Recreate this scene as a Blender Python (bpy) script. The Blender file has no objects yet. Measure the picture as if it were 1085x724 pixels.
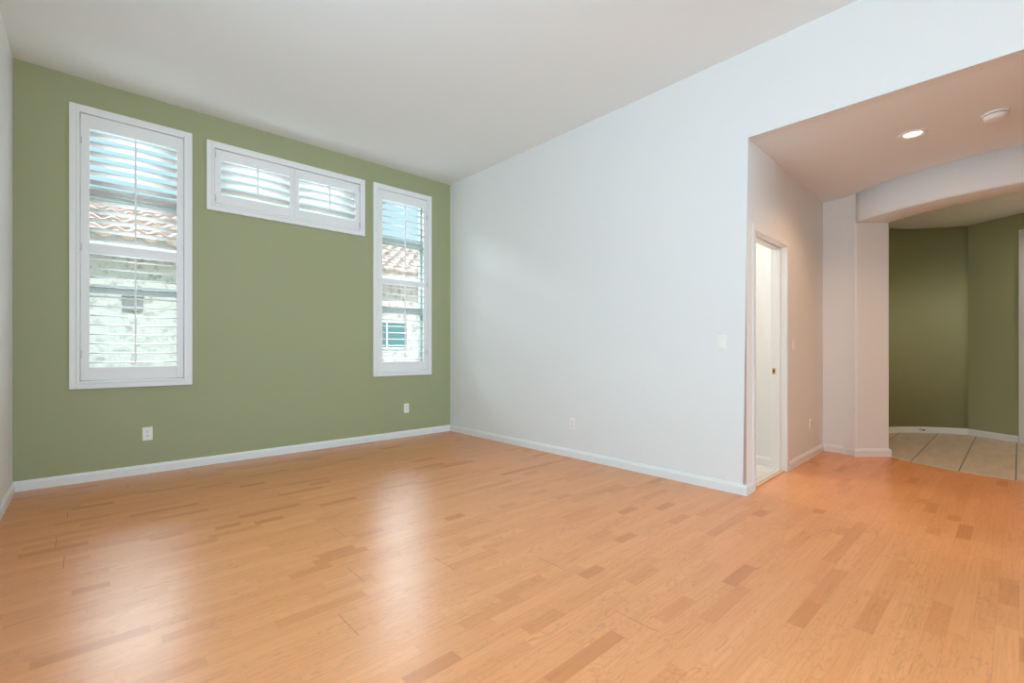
import bpy, bmesh, math, random
from mathutils import Vector, Matrix
PI = math.pi
S = bpy.context.scene
COL = S.collection
random.seed(4)

# ---------------------------------------------------------------- camera, world, lights, exposure
CAM_Z = 1.13
YAW = math.radians(42.507)
cam_d = bpy.data.cameras.new('camera')
cam_d.sensor_fit = 'HORIZONTAL'
cam_d.sensor_width = 36.0
cam_d.lens = 492.6 / 1085 * 36.0
cam_d.shift_y = 9.5 / 1085
cam_d.clip_start = 0.05
cam = bpy.data.objects.new('camera', cam_d)
COL.objects.link(cam)
cam.location = (0, 0, CAM_Z)
cam.rotation_euler = (PI / 2, 0, -YAW)
S.camera = cam

vs = S.view_settings
S.display_settings.display_device = 'sRGB'
vs.view_transform = 'Standard'
vs.look = 'None'
vs.exposure = 0.0
vs.gamma = 1.0
vs.use_curve_mapping = False
S.cycles.use_denoising = True
S.cycles.max_bounces = 12
S.cycles.diffuse_bounces = 8
S.cycles.glossy_bounces = 5
S.cycles.transparent_max_bounces = 16
S.cycles.sample_clamp_indirect = 6.0

SKY_STRENGTH = 1.1
GLOW_BAND = 32.0
SUN_STRENGTH = 2.3
FILL_BACK = 245.0
FILL_SIDE = 90.0
HALL_LAMP = 44.0
FOYER_FILL = 50.0

w = bpy.data.worlds.new('sky')
S.world = w
w.use_nodes = True
nt = w.node_tree
bg = nt.nodes['Background']
tc = nt.nodes.new('ShaderNodeTexCoord')
sp = nt.nodes.new('ShaderNodeSeparateXYZ')
rp = nt.nodes.new('ShaderNodeValToRGB')
nt.links.new(tc.outputs['Generated'], sp.inputs[0])
nt.links.new(sp.outputs['Z'], rp.inputs[0])
e = rp.color_ramp.elements
# clear pale cyan sky
for p_, c_ in ((0.0, (0.66, 0.66, 0.64)), (0.20, (0.60, 0.86, 0.95)), (0.5, (0.42, 0.74, 0.95)), (1.0, (0.25, 0.50, 0.85))):
    q_ = e[0] if p_ == 0.0 else (e[len(e) - 1] if p_ == 1.0 else e.new(p_))
    q_.color = (*c_, 1)
# bright sky band added for room light and reflections, from about twenty degrees up
def wm(op, a_, b_=None, clamp=False):
    x_ = nt.nodes.new('ShaderNodeMath'); x_.operation = op; x_.use_clamp = clamp
    for i_, v_ in enumerate((a_, b_)):
        if v_ is None: continue
        if isinstance(v_, (int, float)): x_.inputs[i_].default_value = v_
        else: nt.links.new(v_, x_.inputs[i_])
    return x_.outputs[0]
cn = nt.nodes.new('ShaderNodeTexNoise'); cn.inputs['Scale'].default_value = 5.0; cn.inputs['Detail'].default_value = 4.0
nt.links.new(tc.outputs['Generated'], cn.inputs['Vector'])
zz = wm('ADD', sp.outputs['Z'], wm('MULTIPLY', wm('SUBTRACT', cn.outputs['Fac'], 0.5), 0.10))
lo_ = wm('DIVIDE', wm('SUBTRACT', zz, 0.345), 0.05, True)
hi_ = wm('DIVIDE', wm('SUBTRACT', 0.72, zz), 0.20, True)
az_ = wm('DIVIDE', wm('SUBTRACT', sp.outputs['Y'], 0.35), 0.30, True)
mask = wm('MULTIPLY', wm('MULTIPLY', lo_, hi_), az_)
cm = nt.nodes.new('ShaderNodeMix'); cm.data_type = 'RGBA'
nt.links.new(mask, cm.inputs[0]); nt.links.new(rp.outputs[0], cm.inputs[6])
cm.inputs[7].default_value = (GLOW_BAND * 0.80, GLOW_BAND * 0.92, GLOW_BAND, 1)
nt.links.new(cm.outputs[2], bg.inputs[0])
bg.inputs[1].default_value = SKY_STRENGTH

def lamp(name, kind, loc, energy, color, rot=(0, 0, 0), **kw):
    d = bpy.data.lights.new(name, kind)
    d.energy = energy
    d.color = color
    for k, v in kw.items():
        setattr(d, k, v)
    o = bpy.data.objects.new(name, d)
    o.location = loc
    o.rotation_euler = rot
    COL.objects.link(o)
    return o

# sun over this house's own roof, onto the neighbour's wall across the side yard
lamp('sun', 'SUN', (0, -6, 12), SUN_STRENGTH, (1.0, 0.95, 0.88), (math.radians(52), 0, math.radians(24)), angle=0.01)
# fill lamp added in an unseen opening of the rear wall, behind the camera
lamp('rear_fill', 'AREA', (1.7, -7.85, 1.6), FILL_BACK, (0.50, 0.79, 1.0), (math.radians(115), 0, 0), shape='RECTANGLE', size=3.6, size_y=2.6)

# added lamp brightening the room from the left, in a made-up high opening
lamp('side_fill', 'AREA', (-0.52, 1.1, 1.9), FILL_SIDE, (0.52, 0.80, 1.0), (0, -math.radians(92), 0), shape='RECTANGLE', size=1.4, size_y=2.8)

# ---------------------------------------------------------------- node / material helpers
def mat(name, color, rough=0.5, spec=0.5, metal=0.0, bump=0.0, bscale=200.0, emit=None):
    m = bpy.data.materials.new(name)
    m.use_nodes = True
    t = m.node_tree
    b = t.nodes['Principled BSDF']
    b.inputs['Base Color'].default_value = (*color, 1)
    b.inputs['Roughness'].default_value = rough
    b.inputs['Specular IOR Level'].default_value = spec
    b.inputs['Metallic'].default_value = metal
    if emit:
        b.inputs['Emission Color'].default_value = (*emit[0], 1)
        b.inputs['Emission Strength'].default_value = emit[1]
    if bump:
        g = t.nodes.new('ShaderNodeNewGeometry')
        n = t.nodes.new('ShaderNodeTexNoise')
        n.inputs['Scale'].default_value = bscale
        n.inputs['Detail'].default_value = 3
        bp = t.nodes.new('ShaderNodeBump')
        bp.inputs['Strength'].default_value = bump
        bp.inputs['Distance'].default_value = 0.002
        t.links.new(g.outputs['Position'], n.inputs['Vector'])
        t.links.new(n.outputs['Fac'], bp.inputs['Height'])
        t.links.new(bp.outputs[0], b.inputs['Normal'])
    return m

class NG:
    def __init__(s, m):
        s.t = m.node_tree
    def n(s, kind, **kw):
        x = s.t.nodes.new(kind)
        for k, v in kw.items():
            setattr(x, k, v)
        return x
    def link(s, a, b):
        s.t.links.new(a, b)
    def math(s, op, a, b=None, c=None):
        x = s.n('ShaderNodeMath', operation=op)
        for i, v in enumerate((a, b, c)):
            if v is None:
                continue
            if isinstance(v, (int, float)):
                x.inputs[i].default_value = v
            else:
                s.link(v, x.inputs[i])
        return x.outputs[0]
    def comb(s, x, y, z=0.0):
        c = s.n('ShaderNodeCombineXYZ')
        for i, v in enumerate((x, y, z)):
            if isinstance(v, (int, float)):
                c.inputs[i].default_value = v
            else:
                s.link(v, c.inputs[i])
        return c.outputs[0]
    def ramp(s, fac, stops):
        r = s.n('ShaderNodeValToRGB')
        el = r.color_ramp.elements
        el[0].position, el[0].color = stops[0][0], (*stops[0][1], 1)
        el[1].position, el[1].color = stops[-1][0], (*stops[-1][1], 1)
        for p, c in stops[1:-1]:
            q = el.new(p); q.color = (*c, 1)
        s.link(fac, r.inputs[0])
        return r.outputs[0]
    def mix(s, fac, a, b, mode='MIX'):
        x = s.n('ShaderNodeMix', data_type='RGBA', blend_type=mode)
        for i, v in ((0, fac), (6, a), (7, b)):
            if isinstance(v, (int, float)):
                x.inputs[i].default_value = v
            elif isinstance(v, tuple):
                x.inputs[i].default_value = (*v, 1)
            else:
                s.link(v, x.inputs[i])
        return x.outputs[2]

def wood_floor():
    m = mat('three_strip_laminate', (0.6, 0.3, 0.15), 0.30, 0.5)
    g = NG(m)
    b = m.node_tree.nodes['Principled BSDF']
    geo = g.n('ShaderNodeNewGeometry')
    s = g.n('ShaderNodeSeparateXYZ')
    g.link(geo.outputs['Position'], s.inputs[0])
    X, Y = s.outputs['X'], s.outputs['Y']
    W = 0.0655
    v = g.math('DIVIDE', Y, W)
    row = g.math('FLOOR', v)
    wn = g.n('ShaderNodeTexWhiteNoise', noise_dimensions='1D')
    g.link(row, wn.inputs['W'])
    off = g.math('MULTIPLY', wn.outputs['Value'], 7.3)
    ln = g.math('MULTIPLY_ADD', wn.outputs['Value'], 0.14, 0.36)
    u = g.math('DIVIDE', g.math('ADD', X, off), ln)
    # uneven strip lengths: shift each joint by a random amount
    k0 = g.math('FLOOR', u)
    fr = g.math('FRACT', u)
    wj = g.n('ShaderNodeTexWhiteNoise', noise_dimensions='2D')
    g.link(g.comb(k0, row), wj.inputs['Vector'])
    cut = g.math('MULTIPLY_ADD', wj.outputs['Value'], 0.75, 0.2)
    side = g.math('GREATER_THAN', fr, cut)
    cell = g.math('MULTIPLY_ADD', k0, 1.0, side)
    wid = g.n('ShaderNodeTexWhiteNoise', noise_dimensions='3D')
    g.link(g.comb(k0, row, side), wid.inputs['Vector'])
    # cell k0 right part and k0+1 left part are different strips only at the cut
    nxt = g.math('ADD', k0, side)
    wid2 = g.n('ShaderNodeTexWhiteNoise', noise_dimensions='2D')
    g.link(g.comb(nxt, row, 0.0), wid2.inputs['Vector'])
    rnd = wid2.outputs['Value']
    tone = g.ramp(rnd, [(0.0, (0.60, 0.220, 0.073)), (0.06, (0.675, 0.258, 0.090)), (0.26, (0.735, 0.298, 0.112)),
                        (0.75, (0.76, 0.315, 0.122)), (1.0, (0.785, 0.335, 0.134))])
    # fine straight grain
    gx = g.math('MULTIPLY_ADD', rnd, 31.0, g.math('MULTIPLY', X, 2.4))
    gv = g.comb(gx, g.math('MULTIPLY', Y, 60.0), rnd)
    n1 = g.n('ShaderNodeTexNoise')
    n1.inputs['Scale'].default_value = 1.6
    n1.inputs['Detail'].default_value = 5
    n1.inputs['Roughness'].default_value = 0.6
    g.link(gv, n1.inputs['Vector'])
    grain = g.ramp(n1.outputs['Fac'], [(0.30, (0.90, 0.87, 0.83)), (0.52, (1, 1, 1)), (0.75, (1.03, 1.03, 1.03))])
    c1 = g.mix(1.0, tone, grain, 'MULTIPLY')
    # cathedral figure: contour lines of a slow noise
    cv = g.comb(g.math('MULTIPLY_ADD', rnd, 57.0, g.math('MULTIPLY', X, 3.2)), g.math('MULTIPLY_ADD', rnd, 23.0, g.math('MULTIPLY', Y, 13.0)), rnd)
    n2 = g.n('ShaderNodeTexNoise')
    n2.inputs['Scale'].default_value = 1.3
    n2.inputs['Detail'].default_value = 2.5
    n2.inputs['Distortion'].default_value = 0.6
    g.link(cv, n2.inputs['Vector'])
    con = g.math('PINGPONG', g.math('MULTIPLY', n2.outputs['Fac'], 9.0), 0.5)
    lin = g.math('SUBTRACT', 1.0, g.math('MINIMUM', g.math('MULTIPLY', con, 7.0), 1.0))
    sel = g.math('MULTIPLY', lin, g.math('MULTIPLY_ADD', g.math('FRACT', g.math('MULTIPLY', rnd, 13.0)), 0.40, 0.06))
    c2 = g.mix(sel, c1, (0.40, 0.18, 0.065))
    # joints
    fv = g.math('FRACT', v)
    dv = g.math('MULTIPLY', g.math('MINIMUM', fv, g.math('SUBTRACT', 1.0, fv)), W)
    du = g.math('MULTIPLY', g.math('ABSOLUTE', g.math('SUBTRACT', fr, cut)), ln)
    d = g.math('MINIMUM', dv, du)
    jn = g.math('MULTIPLY', g.math('LESS_THAN', d, 0.0007), 0.22)
    c3 = g.mix(jn, c2, (0.30, 0.13, 0.05))
    # plank ends: a slightly open joint across three strips, here and there
    pr_ = g.math('FLOOR', g.math('DIVIDE', v, 3.0))
    wp = g.n('ShaderNodeTexWhiteNoise', noise_dimensions='1D')
    g.link(pr_, wp.inputs['W'])
    U = g.math('DIVIDE', g.math('MULTIPLY_ADD', wp.outputs['Value'], 11.0, X), 1.285)
    fu = g.math('FRACT', U)
    dj = g.math('MULTIPLY', g.math('MINIMUM', fu, g.math('SUBTRACT', 1.0, fu)), 1.285)
    wq = g.n('ShaderNodeTexWhiteNoise', noise_dimensions='2D')
    g.link(g.comb(pr_, g.math('ROUND', U)), wq.inputs['Vector'])
    je = g.math('MULTIPLY', g.math('LESS_THAN', dj, 0.0014), g.math('GREATER_THAN', wq.outputs['Value'], 0.72))
    c3 = g.mix(g.math('MULTIPLY', je, 0.7), c3, (0.16, 0.06, 0.02))
    g.link(c3, b.inputs['Base Color'])
    b.inputs['Roughness'].default_value = 0.33
    b.inputs['IOR'].default_value = 1.45
    b.inputs['Coat Weight'].default_value = 0.08
    b.inputs['Coat Roughness'].default_value = 0.22
    return m

def tile_mat(name, size, ox, oy, base, grout, cross=1.0, rough=0.35):
    m = mat(name, base, rough, 0.5)
    g = NG(m)
    b = m.node_tree.nodes['Principled BSDF']
    geo = g.n('ShaderNodeNewGeometry')
    s = g.n('ShaderNodeSeparateXYZ')
    g.link(geo.outputs['Position'], s.inputs[0])
    def line(c, o, wd):
        f = g.math('FRACT', g.math('DIVIDE', g.math('SUBTRACT', c, o), size))
        dd = g.math('MULTIPLY', g.math('MINIMUM', f, g.math('SUBTRACT', 1.0, f)), size)
        return g.math('LESS_THAN', dd, wd)
    ly = line(s.outputs['Y'], oy, 0.0042)
    lx = g.math('MULTIPLY', line(s.outputs['X'], ox, 0.0042), cross)
    n = g.n('ShaderNodeTexNoise')
    n.inputs['Scale'].default_value = 3.0
    n.inputs['Detail'].default_value = 5
    sc = g.n('ShaderNodeVectorMath', operation='MULTIPLY')
    sc.inputs[1].default_value = (1.0, 4.0, 1.0)
    g.link(geo.outputs['Position'], sc.inputs[0])
    g.link(sc.outputs[0], n.inputs['Vector'])
    v = g.ramp(n.outputs['Fac'], [(0.3, (0.86, 0.86, 0.85)), (0.7, (1.08, 1.07, 1.06))])
    c = g.mix(1.0, base, v, 'MULTIPLY')
    c = g.mix(g.math('MAXIMUM', ly, lx), c, grout)
    g.link(c, b.inputs['Base Color'])
    return m

def stucco_mat():
    m = mat('white_stucco', (0.8, 0.79, 0.77), 0.9, 0.1)
    g = NG(m)
    b = m.node_tree.nodes['Principled BSDF']
    geo = g.n('ShaderNodeNewGeometry')
    n = g.n('ShaderNodeTexNoise')
    n.inputs['Scale'].default_value = 9.0
    n.inputs['Detail'].default_value = 7
    n.inputs['Roughness'].default_value = 0.7
    g.link(geo.outputs['Position'], n.inputs['Vector'])
    c = g.ramp(n.outputs['Fac'], [(0.36, (0.50, 0.49, 0.48)), (0.48, (0.80, 0.79, 0.77)), (1.0, (0.86, 0.85, 0.83))])
    g.link(c, b.inputs['Base Color'])
    bp = g.n('ShaderNodeBump')
    bp.inputs['Strength'].default_value = 0.9
    bp.inputs['Distance'].default_value = 0.03
    g.link(n.outputs['Fac'], bp.inputs['Height'])
    g.link(bp.outputs[0], b.inputs['Normal'])
    return m

def clay_mat():
    m = mat('clay_tile', (0.5, 0.35, 0.28), 0.85, 0.2)
    g = NG(m)
    b = m.node_tree.nodes['Principled BSDF']
    geo = g.n('ShaderNodeNewGeometry')
    n = g.n('ShaderNodeTexNoise')
    n.inputs['Scale'].default_value = 5.0
    n.inputs['Detail'].default_value = 4
    g.link(geo.outputs['Position'], n.inputs['Vector'])
    c = g.ramp(n.outputs['Fac'], [(0.3, (0.40, 0.28, 0.22)), (0.5, (0.56, 0.41, 0.34)), (0.72, (0.70, 0.56, 0.48))])
    g.link(c, b.inputs['Base Color'])
    return m

def glass_mat(name, tint=(0.97, 0.99, 0.985)):
    m = bpy.data.materials.new(name)
    m.use_nodes = True
    t = m.node_tree
    t.nodes.remove(t.nodes['Principled BSDF'])
    out = t.nodes['Material Output']
    tr = t.nodes.new('ShaderNodeBsdfTransparent'); tr.inputs[0].default_value = (*tint, 1)
    gl = t.nodes.new('ShaderNodeBsdfGlossy'); gl.inputs['Roughness'].default_value = 0.0
    fr = t.nodes.new('ShaderNodeFresnel'); fr.inputs[0].default_value = 1.12
    mx = t.nodes.new('ShaderNodeMixShader')
    t.links.new(fr.outputs[0], mx.inputs[0]); t.links.new(tr.outputs[0], mx.inputs[1]); t.links.new(gl.outputs[0], mx.inputs[2])
    t.links.new(mx.outputs[0], out.inputs[0])
    return m

M = {
    'white': mat('white_wall_paint', (0.82, 0.825, 0.81), 0.55, 0.3, bump=0.12, bscale=60),
    'ceil': mat('ceiling_paint', (0.83, 0.86, 0.86), 0.75, 0.2, bump=0.15, bscale=45),
    'green': mat('sage_green_paint', (0.385, 0.402, 0.228), 0.55, 0.3, bump=0.12, bscale=60),
    'trim': mat('white_trim_enamel', (0.84, 0.84, 0.82), 0.35, 0.45),
    'shutter': mat('white_shutter_enamel', (0.88, 0.88, 0.87), 0.38, 0.45),
    'floor': wood_floor(),
    'tile': tile_mat('beige_floor_tile', 0.362, 0.2, 0.02, (0.66, 0.53, 0.40), (0.07, 0.055, 0.045), 0.0),
    'bath_tile': tile_mat('pale_marble_tile', 0.30, 0.1, 0.05, (0.72, 0.70, 0.67), (0.45, 0.42, 0.40)),
    'plastic': mat('white_plastic', (0.90, 0.88, 0.83), 0.35, 0.5),
    'slot': mat('dark_slot', (0.05, 0.045, 0.04), 0.6),
    'gap': mat('dark_gap', (0.06, 0.055, 0.05), 0.8),
    'brass': mat('brass', (0.72, 0.53, 0.25), 0.3, 0.5, 1.0),
    'nickel': mat('hinge_enamel', (0.62, 0.62, 0.61), 0.4, 0.5),
    'lens': mat('lit_lens', (0.9, 0.9, 0.9), 0.5, emit=((1.0, 0.84, 0.68), 2.2)),
    'alu': mat('white_aluminium', (0.44, 0.48, 0.46), 0.4, 0.5),
    'glass': glass_mat('window_glass'),
    'stucco': stucco_mat(),
    'clay': clay_mat(),
    'fascia': mat('white_fascia', (0.80, 0.80, 0.82), 0.6),
    'soffit': mat('tan_soffit', (0.55, 0.47, 0.40), 0.8),
    'ground': mat('gravel', (0.50, 0.45, 0.40), 0.9, 0.1, bump=0.6, bscale=40),
    'ventgrey': mat('grey_vent_metal', (0.33, 0.32, 0.33), 0.6),
    'tealglass': mat('teal_tinted_glass', (0.16, 0.33, 0.34), 0.08, 0.6),
    'strip': mat('oak_strip', (0.66, 0.40, 0.23), 0.4),
    'rubber': mat('black_rubber', (0.02, 0.02, 0.02), 0.6),
    'steel': mat('brushed_steel', (0.55, 0.55, 0.55), 0.35, 0.5, 1.0),
}

# ---------------------------------------------------------------- mesh helpers
class MB:
    """Collects shapes, then links them as ONE mesh object."""
    def __init__(s, mtx=None):
        s.bm = bmesh.new()
        s.mtx = mtx
        s.mi = 0
    def face(s, pts):
        f = s.bm.faces.new([s.bm.verts.new(p) for p in pts])
        f.material_index = s.mi
        return f
    def box(s, x0, x1, y0, y1, z0, z1, bev=0.0, seg=2):
        v = [s.bm.verts.new((x, y, z)) for x in (x0, x1) for y in (y0, y1) for z in (z0, z1)]
        fs = []
        for idx in ((0, 1, 3, 2), (4, 6, 7, 5), (0, 4, 5, 1), (2, 3, 7, 6), (0, 2, 6, 4), (1, 5, 7, 3)):
            f = s.bm.faces.new([v[i] for i in idx]); f.material_index = s.mi; fs.append(f)
        if bev:
            es = list({e for f in fs for e in f.edges})
            r = bmesh.ops.bevel(s.bm, geom=es, offset=bev, segments=seg, affect='EDGES', profile=0.5)
            for f in r['faces']:
                f.material_index = s.mi
        return v
    def prism(s, pts, z0, z1, mats=None, axis='z'):
        """extrude a polygon; pts counter-clockwise. mats: material index per side."""
        def P(p, h):
            return (p[0], p[1], h) if axis == 'z' else ((p[0], h, p[1]) if axis == 'y' else (h, p[0], p[1]))
        a = [s.bm.verts.new(P(p, z0)) for p in pts]
        b = [s.bm.verts.new(P(p, z1)) for p in pts]
        n = len(pts)
        for i in range(n):
            f = s.bm.faces.new((a[i], a[(i + 1) % n], b[(i + 1) % n], b[i]))
            f.material_index = mats[i] if mats else s.mi
        f = s.bm.faces.new(a[::-1]); f.material_index = s.mi
        f = s.bm.faces.new(b); f.material_index = s.mi
        return a, b
    def lathe(s, prof, seg=32, at=(0, 0, 0), closed=True):
        rings = []
        for r, z in prof:
            if r < 1e-6:
                rings.append([s.bm.verts.new((at[0], at[1], at[2] + z))])
            else:
                rings.append([s.bm.verts.new((at[0] + r * math.cos(2 * PI * k / seg), at[1] + r * math.sin(2 * PI * k / seg), at[2] + z)) for k in range(seg)])
        for a, b in zip(rings, rings[1:]):
            for k in range(seg):
                k2 = (k + 1) % seg
                if len(a) == 1 and len(b) == 1:
                    continue
                if len(a) == 1:
                    f = s.bm.faces.new((a[0], b[k], b[k2]))
                elif len(b) == 1:
                    f = s.bm.faces.new((a[k], b[0], a[k2]))
                else:
                    f = s.bm.faces.new((a[k], b[k], b[k2], a[k2]))
                f.material_index = s.mi
                f.smooth = True
    def cyl(s, p0, p1, r, seg=12):
        p0, p1 = Vector(p0), Vector(p1)
        d = (p1 - p0).normalized()
        t = Vector((0, 0, 1)) if abs(d.z) < 0.9 else Vector((1, 0, 0))
        u = d.cross(t).normalized(); w_ = d.cross(u)
        A = [s.bm.verts.new(p0 + r * (math.cos(2 * PI * k / seg) * u + math.sin(2 * PI * k / seg) * w_)) for k in range(seg)]
        B = [s.bm.verts.new(p1 + r * (math.cos(2 * PI * k / seg) * u + math.sin(2 * PI * k / seg) * w_)) for k in range(seg)]
        for k in range(seg):
            f = s.bm.faces.new((A[k], A[(k + 1) % seg], B[(k + 1) % seg], B[k])); f.smooth = True; f.material_index = s.mi
        for c in (A[::-1], B):
            f = s.bm.faces.new(c); f.material_index = s.mi
    def build(s, name, mats, parent=None, loc=None):
        if s.mtx is not None:
            s.bm.transform(s.mtx)
        bmesh.ops.recalc_face_normals(s.bm, faces=s.bm.faces)
        me = bpy.data.meshes.new(name)
        s.bm.to_mesh(me); s.bm.free()
        for m in (mats if isinstance(mats, (list, tuple)) else [mats]):
            me.materials.append(m)
        o = bpy.data.objects.new(name, me)
        COL.objects.link(o)
        if parent is not None:
            o.parent = parent
        return o

def smooth(o):
    for p in o.data.polygons:
        p.use_smooth = True
    return o

def struct(o):
    o['kind'] = 'structure'
    return o

def thing(name, label, cat, loc, rotz=0.0, group=None):
    o = bpy.data.objects.new(name, None)
    o.empty_display_size = 0.05
    COL.objects.link(o)
    o.location = loc
    o.rotation_euler = (0, 0, rotz)
    o['label'] = label
    o['category'] = cat
    if group:
        o['group'] = group
    return o

def copy_tree(o, loc, rotz, label, group=None):
    r = o.copy(); COL.objects.link(r)
    r.location = loc; r.rotation_euler = (0, 0, rotz); r['label'] = label
    if group:
        r['group'] = group
    def rec(src, dst):
        for ch in [c for c in bpy.data.objects if c.parent == src]:
            c = ch.copy(); COL.objects.link(c); c.parent = dst
            rec(ch, c)
    rec(o, r)
    return r

def wall_grid(mb, u0, u1, z0, z1, t0, t1, holes, axis='x'):
    """solid wall with rectangular holes, in one welded mesh. u along the wall, t through it."""
    us = sorted({u0, u1, *[h[0] for h in holes], *[h[1] for h in holes]})
    zs = sorted({z0, z1, *[h[2] for h in holes], *[h[3] for h in holes]})
    def solid(i, j):
        if i < 0 or j < 0 or i >= len(us) - 1 or j >= len(zs) - 1:
            return False
        cu, cz = (us[i] + us[i + 1]) / 2, (zs[j] + zs[j + 1]) / 2
        return not any(h[0] < cu < h[1] and h[2] < cz < h[3] for h in holes)
    def P(u, t, z):
        return (u, t, z) if axis == 'x' else (t, u, z)
    for i in range(len(us) - 1):
        for j in range(len(zs) - 1):
            if not solid(i, j):
                continue
            a, b, c, d = us[i], us[i + 1], zs[j], zs[j + 1]
            for t in (t0, t1):
                mb.face([P(a, t, c), P(b, t, c), P(b, t, d), P(a, t, d)])
            if not solid(i - 1, j): mb.face([P(a, t0, c), P(a, t1, c), P(a, t1, d), P(a, t0, d)])
            if not solid(i + 1, j): mb.face([P(b, t0, c), P(b, t1, c), P(b, t1, d), P(b, t0, d)])
            if not solid(i, j - 1): mb.face([P(a, t0, c), P(b, t0, c), P(b, t1, c), P(a, t1, c)])
            if not solid(i, j + 1): mb.face([P(a, t0, d), P(b, t0, d), P(b, t1, d), P(a, t1, d)])
    bmesh.ops.remove_doubles(mb.bm, verts=mb.bm.verts, dist=1e-5)

# ---------------------------------------------------------------- room dimensions
XL, XR = -0.43, 3.785          # left wall, right white wall
YB, YF = -8.0, 5.42            # unseen rear wall, set far back to even the rear fill; green window wall
H, HH = 3.46, 2.80             # room and hall ceiling heights
YO = -0.35                     # unseen far end of hall opening, set to block rear fill from hall
YC = 1.44                      # corner where the white wall ends
HALL_P = Vector((XR, YC)); HALL_Q = Vector((6.139, 1.498))
HALL_A = math.atan2(HALL_Q.y - HALL_P.y, HALL_Q.x - HALL_P.x)
HALL_L = (HALL_Q - HALL_P).length
HM = Matrix.Translation((XR, YC, 0)) @ Matrix.Rotation(HALL_A, 4, 'Z')     # hall wall frame: +x along it, -y into the hall
FC = (7.37, 0.0); RO, RI = 1.775, 1.41                                     # round foyer
A0 = math.radians(138.5); A1 = math.radians(221.5)
ARCH = 2.49

# ---------------------------------------------------------------- structure
b = MB(); b.box(XL - 0.15, 10.0, YB - 0.15, YF + 0.15, -0.12, 0.0)
struct(b.build('floor', M['floor']))
b = MB(); b.box(XL - 0.15, XR + 0.15, YB - 0.15, YF + 0.18, H, H + 0.15)
struct(b.build('ceiling', M['ceil']))
b = MB(); b.box(XR + 0.15, 10.0, YB - 0.15, 1.75, HH, HH + 0.15)
b.box(XR + 0.15, 5.6, 1.75, 4.2, HH, HH + 0.15)
struct(b.build('ceiling_hall', M['ceil']))
b = MB(); b.box(-2.5, 6.0, YB - 4.0, YB - 0.15, 3.12, 3.27)  # unseen slab added to keep direct sun out of the rear opening
struct(b.build('rear_sun_shield', M['ceil']))

WIN = [(-0.045, 0.700, 0.865, 3.155), (0.935, 2.455, 2.59, 3.145), (2.690, 3.400, 0.865, 3.155)]
b = MB(); wall_grid(b, XL - 0.15, XR + 0.15, 0, H, YF, YF + 0.18, WIN)
struct(b.build('wall_front', M['green']))
b = MB(); wall_grid(b, YB, YF, 0, H, XL - 0.15, XL, [(-0.35, 2.55, 1.15, 2.65)], axis='y')  # unseen hole added for the side fill lamp
struct(b.build('wall_left', M['white']))
b = MB(); wall_grid(b, XL - 0.15, 10.0, 0, H, YB - 0.15, YB, [(-0.2, 3.4, 0.0, 3.05)])  # the hole is made up, to hold the rear fill lamp
struct(b.build('wall_rear', M['white']))

# right wall: solid up to the corner, then a header over the wide opening into the hall; bullnosed edges
b = MB()
r = 0.02
z_side = [(YF, 0), (YF, H), (YB, H), (YB, 0), (YO, 0), (YO, HH), (YC, HH), (YC, 0)]
a_, b_ = b.prism(z_side, XR, XR + 0.15, axis='x')
b.bm.verts.ensure_lookup_table()
es = []
for ed in b.bm.edges:
    c = (ed.verts[0].co + ed.verts[1].co) / 2
    if abs(c.x - XR) < 1e-4 and (abs(c.y - YC) < 1e-4 or abs(c.y - YO) < 1e-4 or abs(c.z - HH) < 1e-4) and abs(ed.verts[0].co.x - ed.verts[1].co.x) < 1e-5:
        es.append(ed)
rr = bmesh.ops.bevel(b.bm, geom=es, offset=r, segments=4, affect='EDGES', profile=0.5)
for f in rr['faces']:
    f.smooth = True
struct(b.build('wall_right', M['white']))

# hall wall with the doorway to the side room
D0, D1, DZ = 0.205, 1.015, 2.09
b = MB(HM); wall_grid(b, 0.15, HALL_L + 0.25, 0, HH, 0.0, 0.125, [(D0 - 0.02, D1 + 0.02, -0.001, DZ + 0.02)])
struct(b.build('wall_hall', M['white']))

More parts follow.
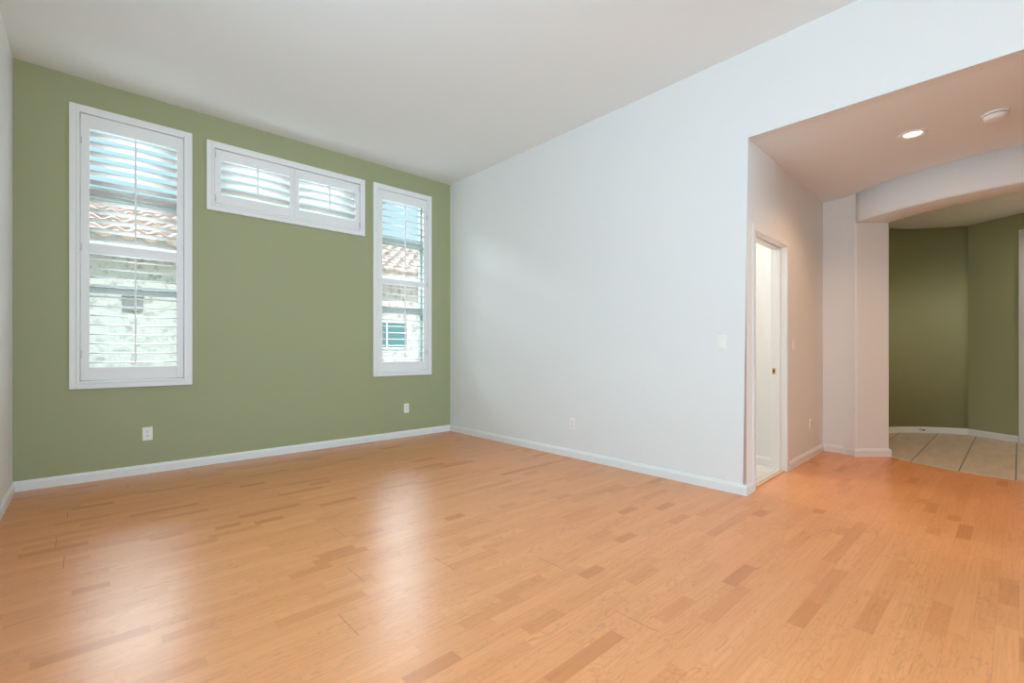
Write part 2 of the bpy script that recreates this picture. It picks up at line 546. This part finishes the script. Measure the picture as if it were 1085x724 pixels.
# round foyer: outer drum with the wide flat-topped opening
def arc(rad, t0, t1, n):
    return [(FC[0] + rad * math.cos(t0 + (t1 - t0) * k / n), FC[1] + rad * math.sin(t0 + (t1 - t0) * k / n)) for k in range(n + 1)]
def bull(p, a, c, rad, n=4):
    """round the corner at p between neighbours a and c"""
    p, a, c = Vector(p), Vector(a), Vector(c)
    u = (a - p).normalized(); v = (c - p).normalized()
    q0, q1 = p + u * rad, p + v * rad
    return [tuple((1 - t) ** 2 * q0 + 2 * t * (1 - t) * p + t * t * q1) for t in [k / n for k in range(n + 1)]]
def pier(sign, sharp):
    # a short flat return off the hall wall that rolls smoothly into the drum
    tb = math.radians(137.6)
    q0, q1, q2 = Vector((6.1345, 1.42)), Vector((6.124, 1.282)), Vector((FC[0] + RO * math.cos(tb), RO * math.sin(tb)))
    curve = [tuple((1 - t) ** 2 * q0 + 2 * t * (1 - t) * q1 + t * t * q2) for t in [k / 10 for k in range(11)]]
    if sign > 0:
        pts = [(HALL_Q.x, HALL_Q.y + 0.02)] + curve
    else:
        pts = [(6.139, YB)] + [(x, -y) for x, y in curve]
    e = [(FC[0] + RO * math.cos(A0), sign * RO * math.sin(A0)), (FC[0] + RI * math.cos(A0), sign * RI * math.sin(A0))]
    inner = [(x, sign * y) for x, y in arc(RI, A0, math.radians(118), 10)]
    if sharp:
        pts = pts + [e[0], e[1]]
    else:
        pts = pts + bull(e[0], pts[-1], e[1], 0.018) + bull(e[1], e[0], inner[1], 0.018)
    n_white = len(pts)
    pts += inner[1:]
    if sign > 0:
        pts += [(inner[-1][0] + 0.05, 1.72), (HALL_Q.x, 1.72)]
    else:
        pts += [(inner[-1][0] + 0.05, YB)]
    n = len(pts)
    mats = [1 if n_white - 1 <= i < n_white + len(inner) - 2 else 0 for i in range(n)]
    return pts, mats
for sgn, nm in ((1, 'wall_arch'), (-1, 'wall_arch_far')):
    b = MB()
    for sharp, za, zb in ((False, 0.0, ARCH), (True, ARCH, HH)):
        pts, mats = pier(sgn, sharp)
        b.prism(pts, za, zb, mats=mats)
    struct(b.build(nm, [M['white'], M['green']]))
b = MB()
NA = 40
oa, ia = arc(RO, A0, A1, NA), arc(RI, A0, A1, NA)
rows = []
for k in range(NA + 1):
    o_, i_ = Vector(oa[k]), Vector(ia[k])
    d_ = (i_ - o_).normalized()
    prof = [(o_, HH), (o_, ARCH + 0.018), (o_ + d_ * 0.005, ARCH + 0.005), (o_ + d_ * 0.018, ARCH),
            (i_ - d_ * 0.018, ARCH), (i_ - d_ * 0.005, ARCH + 0.005), (i_, ARCH + 0.018), (i_, HH)]
    rows.append([b.bm.verts.new((p.x, p.y, z)) for p, z in prof])
for k in range(NA):
    for j in range(8):
        j2 = (j + 1) % 8
        f = b.bm.faces.new((rows[k][j], rows[k][j2], rows[k + 1][j2], rows[k + 1][j]))
        f.material_index = 1 if j == 6 else 0
        f.smooth = j not in (7,)
for rw in (rows[0], rows[-1]):
    b.bm.faces.new(rw)
struct(b.build('wall_arch_header', [M['white'], M['green']]))

# foyer inner wall, from the pier round to the front-door wall, which is a straight chord
TF = math.radians(19.2)
P_KINK = Vector((FC[0] + RI * math.cos(TF), RI * math.sin(TF)))
DIRD = Vector((-0.54, -0.84)).normalized()
NRM = Vector((0.84, -0.54)).normalized()
b = MB()
inn = arc(RI, math.radians(120), TF, 36)
out = arc(RI + 0.12, math.radians(120), TF, 36)
b.prism(inn + out[::-1], 0, HH)
struct(smooth(b.build('wall_foyer', M['green'])))
FM = Matrix.Translation((P_KINK.x, P_KINK.y, 0)) @ Matrix.Rotation(math.atan2(DIRD.y, DIRD.x), 4, 'Z')  # +x along the door wall, +y is outside? (checked below)
side = 1 if (Matrix.Rotation(math.atan2(DIRD.y, DIRD.x), 2) @ Vector((0, 1))).dot(NRM) > 0 else -1
b = MB(FM); wall_grid(b, 0, 2.25, 0, HH, 0, side * 0.12, [(0.615, 1.56, -0.001, 2.52)])
struct(b.build('wall_foyer_door', M['green']))
b = MB(); inn = arc(RI, math.radians(242), math.radians(300), 16); out = arc(RI + 0.12, math.radians(242), math.radians(300), 16)
b.prism(out + inn[::-1], 0, HH)
struct(b.build('wall_foyer_south', M['green']))
b = MB()
ring = arc(RI - 0.004, 0, 2 * PI, 72)[:-1]
b.prism(ring, 0.0, 0.004)
struct(b.build('floor_foyer', M['tile']))

# side room behind the hall doorway
b = MB(HM); b.box(0.155, 1.6, 0.05, 2.6, 0.0, 0.003)
struct(b.build('floor_side_room', M['bath_tile']))
b = MB(); b.box(4.93, 5.03, 1.60, 4.1, 0, HH)
struct(b.build('wall_side_room_right', M['white']))
b = MB(); b.box(XR + 0.15, 5.03, 4.1, 4.2, 0, HH)
struct(b.build('wall_side_room_end', M['white']))

# baseboards: an extruded profile with a rounded top
def baseboard(name, path, h=0.083, t=0.013):
    """path: 2D points; the room lies to the LEFT of the direction of travel"""
    b = MB()
    prof = [(0, 0), (t, 0), (t, h * 0.74), (t * 0.62, h * 0.86), (t * 0.5, h * 0.97), (t * 0.3, h), (0, h)]
    P = [Vector(p) for p in path]
    rows = []
    for i, p in enumerate(P):
        d0 = (P[i] - P[i - 1]).normalized() if i else None
        d1 = (P[i + 1] - P[i]).normalized() if i < len(P) - 1 else None
        d0, d1 = d0 or d1, d1 or d0
        n0, n1 = Vector((-d0.y, d0.x)), Vector((-d1.y, d1.x))
        m = (n0 + n1).normalized(); m = m / max(0.3, m.dot(n0))
        rows.append([b.bm.verts.new((p.x + m.x * s_, p.y + m.y * s_, z)) for s_, z in prof])
    for i in range(len(P) - 1):
        for j in range(len(prof)):
            j2 = (j + 1) % len(prof)
            b.bm.faces.new((rows[i][j], rows[i][j2], rows[i + 1][j2], rows[i + 1][j]))
    b.bm.faces.new(rows[0]); b.bm.faces.new(rows[-1])
    return struct(b.build(name, M['trim']))
def hp(u, v=0.0):
    q = HM @ Vector((u, v, 0)); return (q.x, q.y)
G = 0.0
baseboard('baseboard_front', [(XR, YF), (XL, YF)])
baseboard('baseboard_left', [(XL, YF), (XL, YB)])
baseboard('baseboard_right', [hp(D0 - 0.063), (XR, YC), (XR, YF)])
baseboard('baseboard_right_rear', [(XR, YB), (XR, YO), (XR + 0.15, YO)])
baseboard('baseboard_hall', [(6.062, 1.197), (6.088, 1.226), (6.110, 1.262), (6.124, 1.315), (6.1345, 1.42), (HALL_Q.x, HALL_Q.y), hp(D1 + 0.063)])
po = (FC[0] + RO * math.cos(A0), RO * math.sin(A0)); pi_ = (FC[0] + RI * math.cos(A0), RI * math.sin(A0))
baseboard('baseboard_arch', [tuple(Vector(p) ) for p in [arc(RI, A0, math.radians(130), 2)[1], pi_, po, (6.062, 1.197)]])
fy = arc(RI, TF, math.radians(133), 40)
kd = P_KINK + DIRD * 0.55
baseboard('baseboard_foyer', [tuple(kd), tuple(P_KINK)] + fy[1:])
baseboard('baseboard_side_room', [(4.93, 1.62), (4.93, 4.1)])

# hall doorway lining and casing
b = MB(HM)
b.box(D0 - 0.02, D0, -0.004, 0.13, 0, DZ)
b.box(D1, D1 + 0.02, -0.004, 0.13, 0, DZ)
b.box(D0 - 0.02, D1 + 0.02, -0.004, 0.13, DZ, DZ + 0.02)
b.box(D0, D0 + 0.011, 0.05, 0.085, 0, DZ); b.box(D1 - 0.011, D1, 0.05, 0.085, 0, DZ); b.box(D0, D1, 0.05, 0.085, DZ - 0.011, DZ)
door_frame = struct(b.build('door_1', M['trim']))
b = MB(HM)
CW = 0.050
for x0, x1 in ((D0 - 0.012 - CW, D0 - 0.006), (D1 + 0.006, D1 + 0.012 + CW)):
    b.box(x0, x1, -0.011, 0.0, 0, DZ + 0.006, 0.003)
b.box(D0 - 0.012 - CW, D1 + 0.012 + CW, -0.011, 0.0, DZ + 0.006, DZ + 0.012 + CW, 0.003)
o = b.build('casing', M['trim'], door_frame)
b = MB(HM)
b.box(D1 - 0.0025, D1, 0.088, 0.118, 0.905, 0.965, 0.0008, 1)
o = b.build('strike_plate', M['brass'], door_frame); o['label'] = 'small brass strike plate'
b = MB(HM); b.box(D1 - 0.0032, D1 - 0.0024, 0.096, 0.110, 0.920, 0.950)
b.build('latch_hole', M['slot'], o)
b = MB(HM)
b.box(D0, D1, 0.01, 0.055, 0.0, 0.010, 0.004)
struct(b.build('trim_1', M['strip']))

# front door at the right edge of the foyer
b = MB(FM)
c0, c1 = 0.555, 1.62
b.box(c0, 0.625, -side * 0.016, 0, 0, 2.54, 0.003); b.box(1.55, c1, -side * 0.016, 0, 0, 2.54, 0.003); b.box(c0, c1, -side * 0.016, 0, 2.51, 2.60, 0.003)
fd = struct(b.build('door_2', M['trim']))
b = MB(FM)
lo, hi = sorted((side * 0.03, side * 0.075))
b.box(0.615, 1.56, lo, hi, 0.006, 2.52)
pf = sorted((side * 0.02, side * 0.03))
for z0, z1 in ((0.2, 0.95), (1.1, 2.35)):
    b.box(0.72, 1.04, pf[0], pf[1], z0, z1, 0.006); b.box(1.13, 1.45, pf[0], pf[1], z0, z1, 0.006)
b.build('door_panel', M['trim'], fd)

# ---------------------------------------------------------------- windows behind the shutters
def window(idx, x0, x1, z0, z1, rails):
    b = MB()
    y0, y1, fw = YF + 0.085, YF + 0.145, 0.045
    b.box(x0, x0 + fw, y0, y1, z0, z1, 0.003); b.box(x1 - fw, x1, y0, y1, z0, z1, 0.003)
    b.box(x0, x1, y0, y1, z0, z0 + fw, 0.003); b.box(x0, x1, y0, y1, z1 - fw, z1, 0.003)
    for c, hgt in rails:
        b.box(x0 + fw, x1 - fw, y0, y1, c - hgt / 2, c + hgt / 2, 0.003)
    o = struct(b.build('window_%d' % idx, M['alu']))
    b = MB(); b.box(x0 + fw * 0.5, x1 - fw * 0.5, y0 + 0.028, y0 + 0.032, z0 + fw * 0.5, z1 - fw * 0.5)
    b.build('pane', M['glass'], o)
    return o
window(1, *WIN[0], [(2.53, 0.10), (1.68, 0.075)])
window(2, *WIN[1], [])
window(3, *WIN[2], [(2.545, 0.085), (1.655, 0.075)])

# ---------------------------------------------------------------- plantation shutters
def louvers(mb, x0, x1, z0, z1, n, tilt):
    """n elliptical slats, tilt in degrees: positive lifts the outdoor edge"""
    p = (z1 - z0) / n
    seg = 12
    for k in range(n):
        zc = z0 + (k + 0.5) * p
        ca, sa = math.cos(math.radians(tilt)), math.sin(math.radians(tilt))
        ring = []
        for j in range(seg):
            t = 2 * PI * j / seg
            yy, zz = 0.0445 * math.cos(t), 0.0055 * math.sin(t)
            ring.append((yy * ca - zz * sa, yy * sa + zz * ca))
        A = [mb.bm.verts.new((x0, y, zc + z)) for y, z in ring]
        B = [mb.bm.verts.new((x1, y, zc + z)) for y, z in ring]
        for j in range(seg):
            f = mb.bm.faces.new((A[j], A[(j + 1) % seg], B[(j + 1) % seg], B[j])); f.smooth = True
        mb.bm.faces.new(A[::-1]); mb.bm.faces.new(B)

def frame_ring(mb, x0, x1, z0, z1, wd, y0, y1, bev):
    mb.box(x0, x0 + wd, y0, y1, z0, z1, bev); mb.box(x1 - wd, x1, y0, y1, z0, z1, bev)
    mb.box(x0 + wd, x1 - wd, y0, y1, z0, z0 + wd, bev); mb.box(x0 + wd, x1 - wd, y0, y1, z1 - wd, z1, bev)

def shutter(label, x0, x1, z0, z1, panels, hinge_sides, group=None):
    """outer frame x0..x1, z0..z1. panels: list of (px0, px1, pz0, pz1, banks); banks: (lx0, lx1, lz0, lz1, count, tilt)"""
    cx = (x0 + x1) / 2
    root = thing('plantation_shutter', label, 'window shutter', (cx, YF, z0))
    L = lambda v: v - cx
    Z = lambda v: v - z0
    b = MB()
    # moulded frame: a flat outer band and a raised inner bead
    frame_ring(b, L(x0), L(x1), 0, Z(z1), 0.045, -0.026, 0.0, 0.004)
    frame_ring(b, L(x0) + 0.043, L(x1) - 0.043, 0.043, Z(z1) - 0.043, 0.0235, -0.033, 0.012, 0.004)
    b.build('frame', M['shutter'], root)
    for pi, (a0, a1, q0, q1, banks) in enumerate(panels):
        b = MB()
        ya, yb = -0.020, 0.010
        lx0, lx1 = banks[0][0], banks[0][1]
        b.box(L(a0), L(lx0), ya, yb, Z(q0), Z(q1), 0.003)
        b.box(L(lx1), L(a1), ya, yb, Z(q0), Z(q1), 0.003)
        zs = sorted([(k[2], k[3]) for k in banks])
        edges = [q0] + [v for pr in zs for v in pr] + [q1]
        for i in range(0, len(edges), 2):
            b.box(L(lx0), L(lx1), ya + 0.002, yb - 0.002, Z(edges[i]), Z(edges[i + 1]), 0.002)
        pn = b.build('panel', M['shutter'], root)
        for (l0, l1, m0, m1, n, tilt) in banks:
            b = MB(); louvers(b, L(l0) + 0.002, L(l1) - 0.002, Z(m0), Z(m1), n, tilt)
            o = b.build('louver_bank', M['shutter'], pn); o.location = (0, -0.005, 0)
            b = MB()
            xc = L((l0 + l1) / 2)
            p = (m1 - m0) / n
            sh = math.sin(math.radians(tilt)) * 0.045
            b.box(xc - 0.0065, xc + 0.0065, -0.062, -0.050, Z(m0) + p * 0.30 - sh, Z(m1) - p * 0.15 - sh, 0.002)
            b.build('tilt_rod', M['shutter'], pn)
        s_ = hinge_sides[pi]
        hx = L(a0) if s_ < 0 else L(a1)
        nh = 3 if q1 - q0 > 1 else 2
        for k in range(nh):
            zc = Z(q0) + (q1 - q0) * (0.10 + 0.80 * k / (nh - 1))
            b = MB(); b.cyl((hx + s_ * 0.0025, -0.026, zc - 0.032), (hx + s_ * 0.0025, -0.026, zc + 0.032), 0.0055)
            b.box(hx - 0.010, hx + 0.010, -0.0225, -0.019, zc - 0.030, zc + 0.030)
            b.build('hinge', M['nickel'], pn)
    return root

g_ = 0.004
shutter('tall white plantation shutter at the left end of the green wall, upper louvers part closed',
        -0.105, 0.758, 0.800, 3.226,
        [(-0.038 + g_, 0.693 - g_, 0.868 + g_, 3.159 - g_, [(0.023, 0.635, 0.984, 1.968, 12, 1), (0.023, 0.635, 2.055, 3.038, 12, -13)])], [-1])
shutter('wide low two-panel white plantation shutter high up between the two tall ones',
        0.875, 2.515, 2.523, 3.210,
        [(0.942 + g_, 1.694, 2.592 + g_, 3.141 - g_, [(0.996, 1.645, 2.690, 3.036, 4, -31)]),
         (1.697, 2.449 - g_, 2.592 + g_, 3.141 - g_, [(1.744, 2.389, 2.690, 3.036, 4, -31)])], [-1, 1])
shutter('tall white plantation shutter near the white wall corner, upper louvers fully open',
        2.622, 3.467, 0.804, 3.219,
        [(2.689 + g_, 3.400 - g_, 0.871 + g_, 3.152 - g_, [(2.745, 3.341, 0.986, 1.974, 12, 2), (2.745, 3.341, 2.044, 3.034, 12, 7)])], [1])

# ---------------------------------------------------------------- outlets and switches (built facing -Y, thing origin on the wall at plate centre)
def outlet(label, loc, rotz):
    t = thing('power_outlet', label, 'electrical outlet', loc, rotz, None)
    b = MB(); b.box(-0.0375, 0.0375, -0.006, 0, -0.061, 0.061, 0.0035)
    b.build('cover_plate', M['plastic'], t)
    for zc in (0.0205, -0.0205):
        b = MB()
        pts = [(0.0165 * math.cos(a) if abs(math.cos(a)) > 0 else 0, zc + max(-0.0125, min(0.0125, 0.0165 * math.sin(a)))) for a in [2 * PI * k / 28 for k in range(28)]]
        b.prism(pts, -0.0085, -0.005, axis='y')
        r_ = b.build('receptacle', M['plastic'], t)
        b = MB()
        b.box(-0.0082, -0.0052, -0.0092, -0.008, zc - 0.0005, zc + 0.0085)
        b.box(0.0050, 0.0080, -0.0092, -0.008, zc + 0.0005, zc + 0.0080)
        b.cyl((0, -0.0092, zc - 0.0065), (0, -0.008, zc - 0.0065), 0.0028, 10)
        b.build('socket_slots', M['slot'], r_)
    b = MB(); b.cyl((0, -0.0075, 0), (0, -0.0055, 0), 0.0028, 10)
    b.build('screw', M['nickel'], t)
    return t
def rocker(label, loc, rotz):
    t = thing('light_switch', label, 'light switch', loc, rotz)
    b = MB(); b.box(-0.036, 0.036, -0.006, 0, -0.059, 0.059, 0.003)
    b.build('cover_plate', M['plastic'], t)
    b = MB()
    b.prism([(-0.0055, -0.033), (-0.0125, -0.033), (-0.0065, 0.0), (-0.0085, 0.033), (-0.0055, 0.033)], -0.0165, 0.0165, axis='x')
    b.build('rocker', M['plastic'], t)
    return t
GAPW = 0.0
o0 = outlet('white duplex outlet low on the green wall below the left shutter', (0.418, YF, 0.364), 0)
copy_tree(o0, (3.092, YF, 0.376), 0, 'white duplex outlet low on the green wall below the right tall shutter')
copy_tree(o0, (XR, 3.183, 0.354), -PI / 2, 'white duplex outlet low on the long white wall')
q = HM @ Vector((1.825, 0, 0.353))
copy_tree(o0, tuple(q), HALL_A, 'white outlet low on the hall wall right of the doorway')
s0 = rocker('white rocker switch on the long white wall near its open end', (XR, 1.625, 1.194), -PI / 2)
q = HM @ Vector((1.235, 0, 1.19))
copy_tree(s0, tuple(q), HALL_A, 'white light switch on the hall wall beside the doorway')

# ---------------------------------------------------------------- hall ceiling fittings
t = thing('recessed_downlight', 'round lit recessed downlight in the hall ceiling', 'ceiling light', (4.70, 0.555, HH))
b = MB(); b.lathe([(0.056, -0.001), (0.060, -0.004), (0.076, -0.011), (0.088, -0.008), (0.094, -0.0005)], 40)
b.build('trim_ring', M['trim'], t)
b = MB(); b.lathe([(0.0, -0.013), (0.030, -0.0115), (0.050, -0.006), (0.056, -0.001)], 40)
o = b.build('lens', M['lens'], t); o['label'] = 'glowing warm white lens'
l = lamp('downlight_beam', 'SPOT', (0, 0, -0.03), HALL_LAMP, (1.0, 0.64, 0.40), (0, 0, 0), spot_size=math.radians(150), spot_blend=0.6, shadow_soft_size=0.06)
l.parent = t
t = thing('smoke_detector', 'round white smoke detector on the hall ceiling beside the downlight', 'smoke detector', (4.715, 0.112, HH))
b = MB(); b.lathe([(0.0, -0.0005), (0.072, -0.0005), (0.072, -0.009), (0.069, -0.012), (0.0, -0.012)], 40)
b.build('base_plate', M['plastic'], t)
b = MB(); b.lathe([(0.060, -0.0125), (0.060, -0.0175)], 40)
b.build('vent_gap', M['gap'], t)
b = MB(); b.lathe([(0.0, -0.0170), (0.063, -0.0170), (0.065, -0.0195), (0.061, -0.042), (0.050, -0.048), (0.0, -0.049)], 40)
b.build('body', M['plastic'], t)

# spring door stop screwed to the foyer baseboard
ang = math.radians(41.0)
rb_ = RI - 0.013
t = thing('door_stop', 'small spring door stop with black tip on the foyer baseboard', 'door stop', (FC[0] + rb_ * math.cos(ang), FC[1] + rb_ * math.sin(ang), 0.052), ang + PI)
b = MB(); b.cyl((0, 0, 0), (0.006, 0, 0), 0.013, 16)
b.build('base_plate', M['steel'], t)
b = MB()
for k in range(11):
    b.cyl((0.006 + 0.0045 * k, 0, 0), (0.0088 + 0.0045 * k, 0, 0), 0.0058, 12)
b.cyl((0.006, 0, 0), (0.056, 0, 0), 0.0042, 10)
b.build('spring', M['steel'], t)
b = MB(); b.cyl((0.055, 0, 0), (0.076, 0, 0), 0.0085, 14)
b.build('tip', M['rubber'], t)

# a further warm hall downlight, out of view behind the camera line
lamp('hall_lamp', 'SPOT', (4.9, -1.2, HH - 0.03), HALL_LAMP, (1.0, 0.64, 0.40), (0, 0, 0), spot_size=math.radians(150), spot_blend=0.6, shadow_soft_size=0.06)
lamp('foyer_fill', 'SPOT', (7.55, -0.75, HH - 0.03), FOYER_FILL, (1.0, 0.90, 0.78), (0, 0, 0), spot_size=math.radians(160), spot_blend=0.6, shadow_soft_size=0.06)  # unseen spot added to brighten the foyer
# ceiling lamp inside the side room
lamp('side_room_lamp', 'AREA', (4.45, 2.7, HH - 0.02), 22.0, (1.0, 0.97, 0.92), (0, 0, 0), shape='DISK', size=0.35)

# ---------------------------------------------------------------- outside: the neighbour's house across the side yard
b = MB(); b.box(-9, 16, YF + 0.18, 22, -0.35, -0.15)
struct(b.build('ground', M['ground']))
NW, NE = 9.30, 8.88            # its wall and its eave line
nh = thing('neighbour_house', 'white stucco house with a tiled roof outside, seen through the shutters', 'house', (3.0, NW, -0.15))
def nb(*a, **k):
    m_ = MB(Matrix.Translation((-3.0, -NW, 0.15))); return m_
b = nb(); b.box(-7, 14, NW, NW + 0.2, -0.15, 2.72)
b.build('wall', M['stucco'], nh)
b = nb(); b.box(-7.4, 14.4, NE + 0.03, NW + 0.02, 2.60, 2.63)
b.build('soffit', M['soffit'], nh)
b = nb(); b.box(-7.4, 14.4, NE, NE + 0.03, 2.58, 2.875, 0.004)
b.build('fascia', M['fascia'], nh)
# roof of curved clay tiles in stepped courses
b = nb()
PT, CS, NCR, SL = 0.26, 0.36, 11, 0.40
xs = []
NX = int(21.8 / PT) * 6
for c in range(NCR):
    yb0 = NE - 0.07 + c * CS
    yb1 = yb0 + CS + 0.05
    zb0 = 2.83 + c * CS * SL
    rowA, rowB, rowC = [], [], []
    for k in range(NX + 1):
        x = -7.4 + k * PT / 6
        wv = 0.032 * math.sin(2 * PI * x / PT)
        rowA.append(b.bm.verts.new((x, yb0, zb0 - 0.055 + wv)))
        rowB.append(b.bm.verts.new((x, yb0, zb0 + wv + 0.0)))
        rowC.append(b.bm.verts.new((x, yb1, zb0 + (CS + 0.05) * SL + wv - 0.05)))
    for k in range(NX):
        for r0, r1 in ((rowA, rowB), (rowB, rowC)):
            f = b.bm.faces.new((r0[k], r0[k + 1], r1[k + 1], r1[k]))
            f.smooth = False
b.build('roof', M['clay'], nh)
# louvred wall vent and a tinted window
vx, vz = 0.54, 1.86
b = nb(); b.box(vx - 0.12, vx + 0.12, NW - 0.05, NW, vz - 0.12, vz + 0.10, 0.008)
b.box(vx - 0.135, vx + 0.135, NW - 0.08, NW, vz + 0.09, vz + 0.115, 0.006)
v_ = b.build('wall_vent', M['ventgrey'], nh)
b = nb()
wx0, wx1, wz0, wz1 = 4.30, 5.34, 1.15, 1.78
frame_ring(b, wx0, wx1, wz0, wz1, 0.05, NW - 0.03, NW + 0.01, 0.004)
b.box((wx0 + wx1) / 2 - 0.02, (wx0 + wx1) / 2 + 0.02, NW - 0.025, NW + 0.01, wz0 + 0.05, wz1 - 0.05)
wf = b.build('window_frame', M['fascia'], nh)
b = nb(); b.box(wx0 + 0.04, wx1 - 0.04, NW - 0.012, NW + 0.002, wz0 + 0.04, wz1 - 0.04)
b.build('window_pane', M['tealglass'], wf)
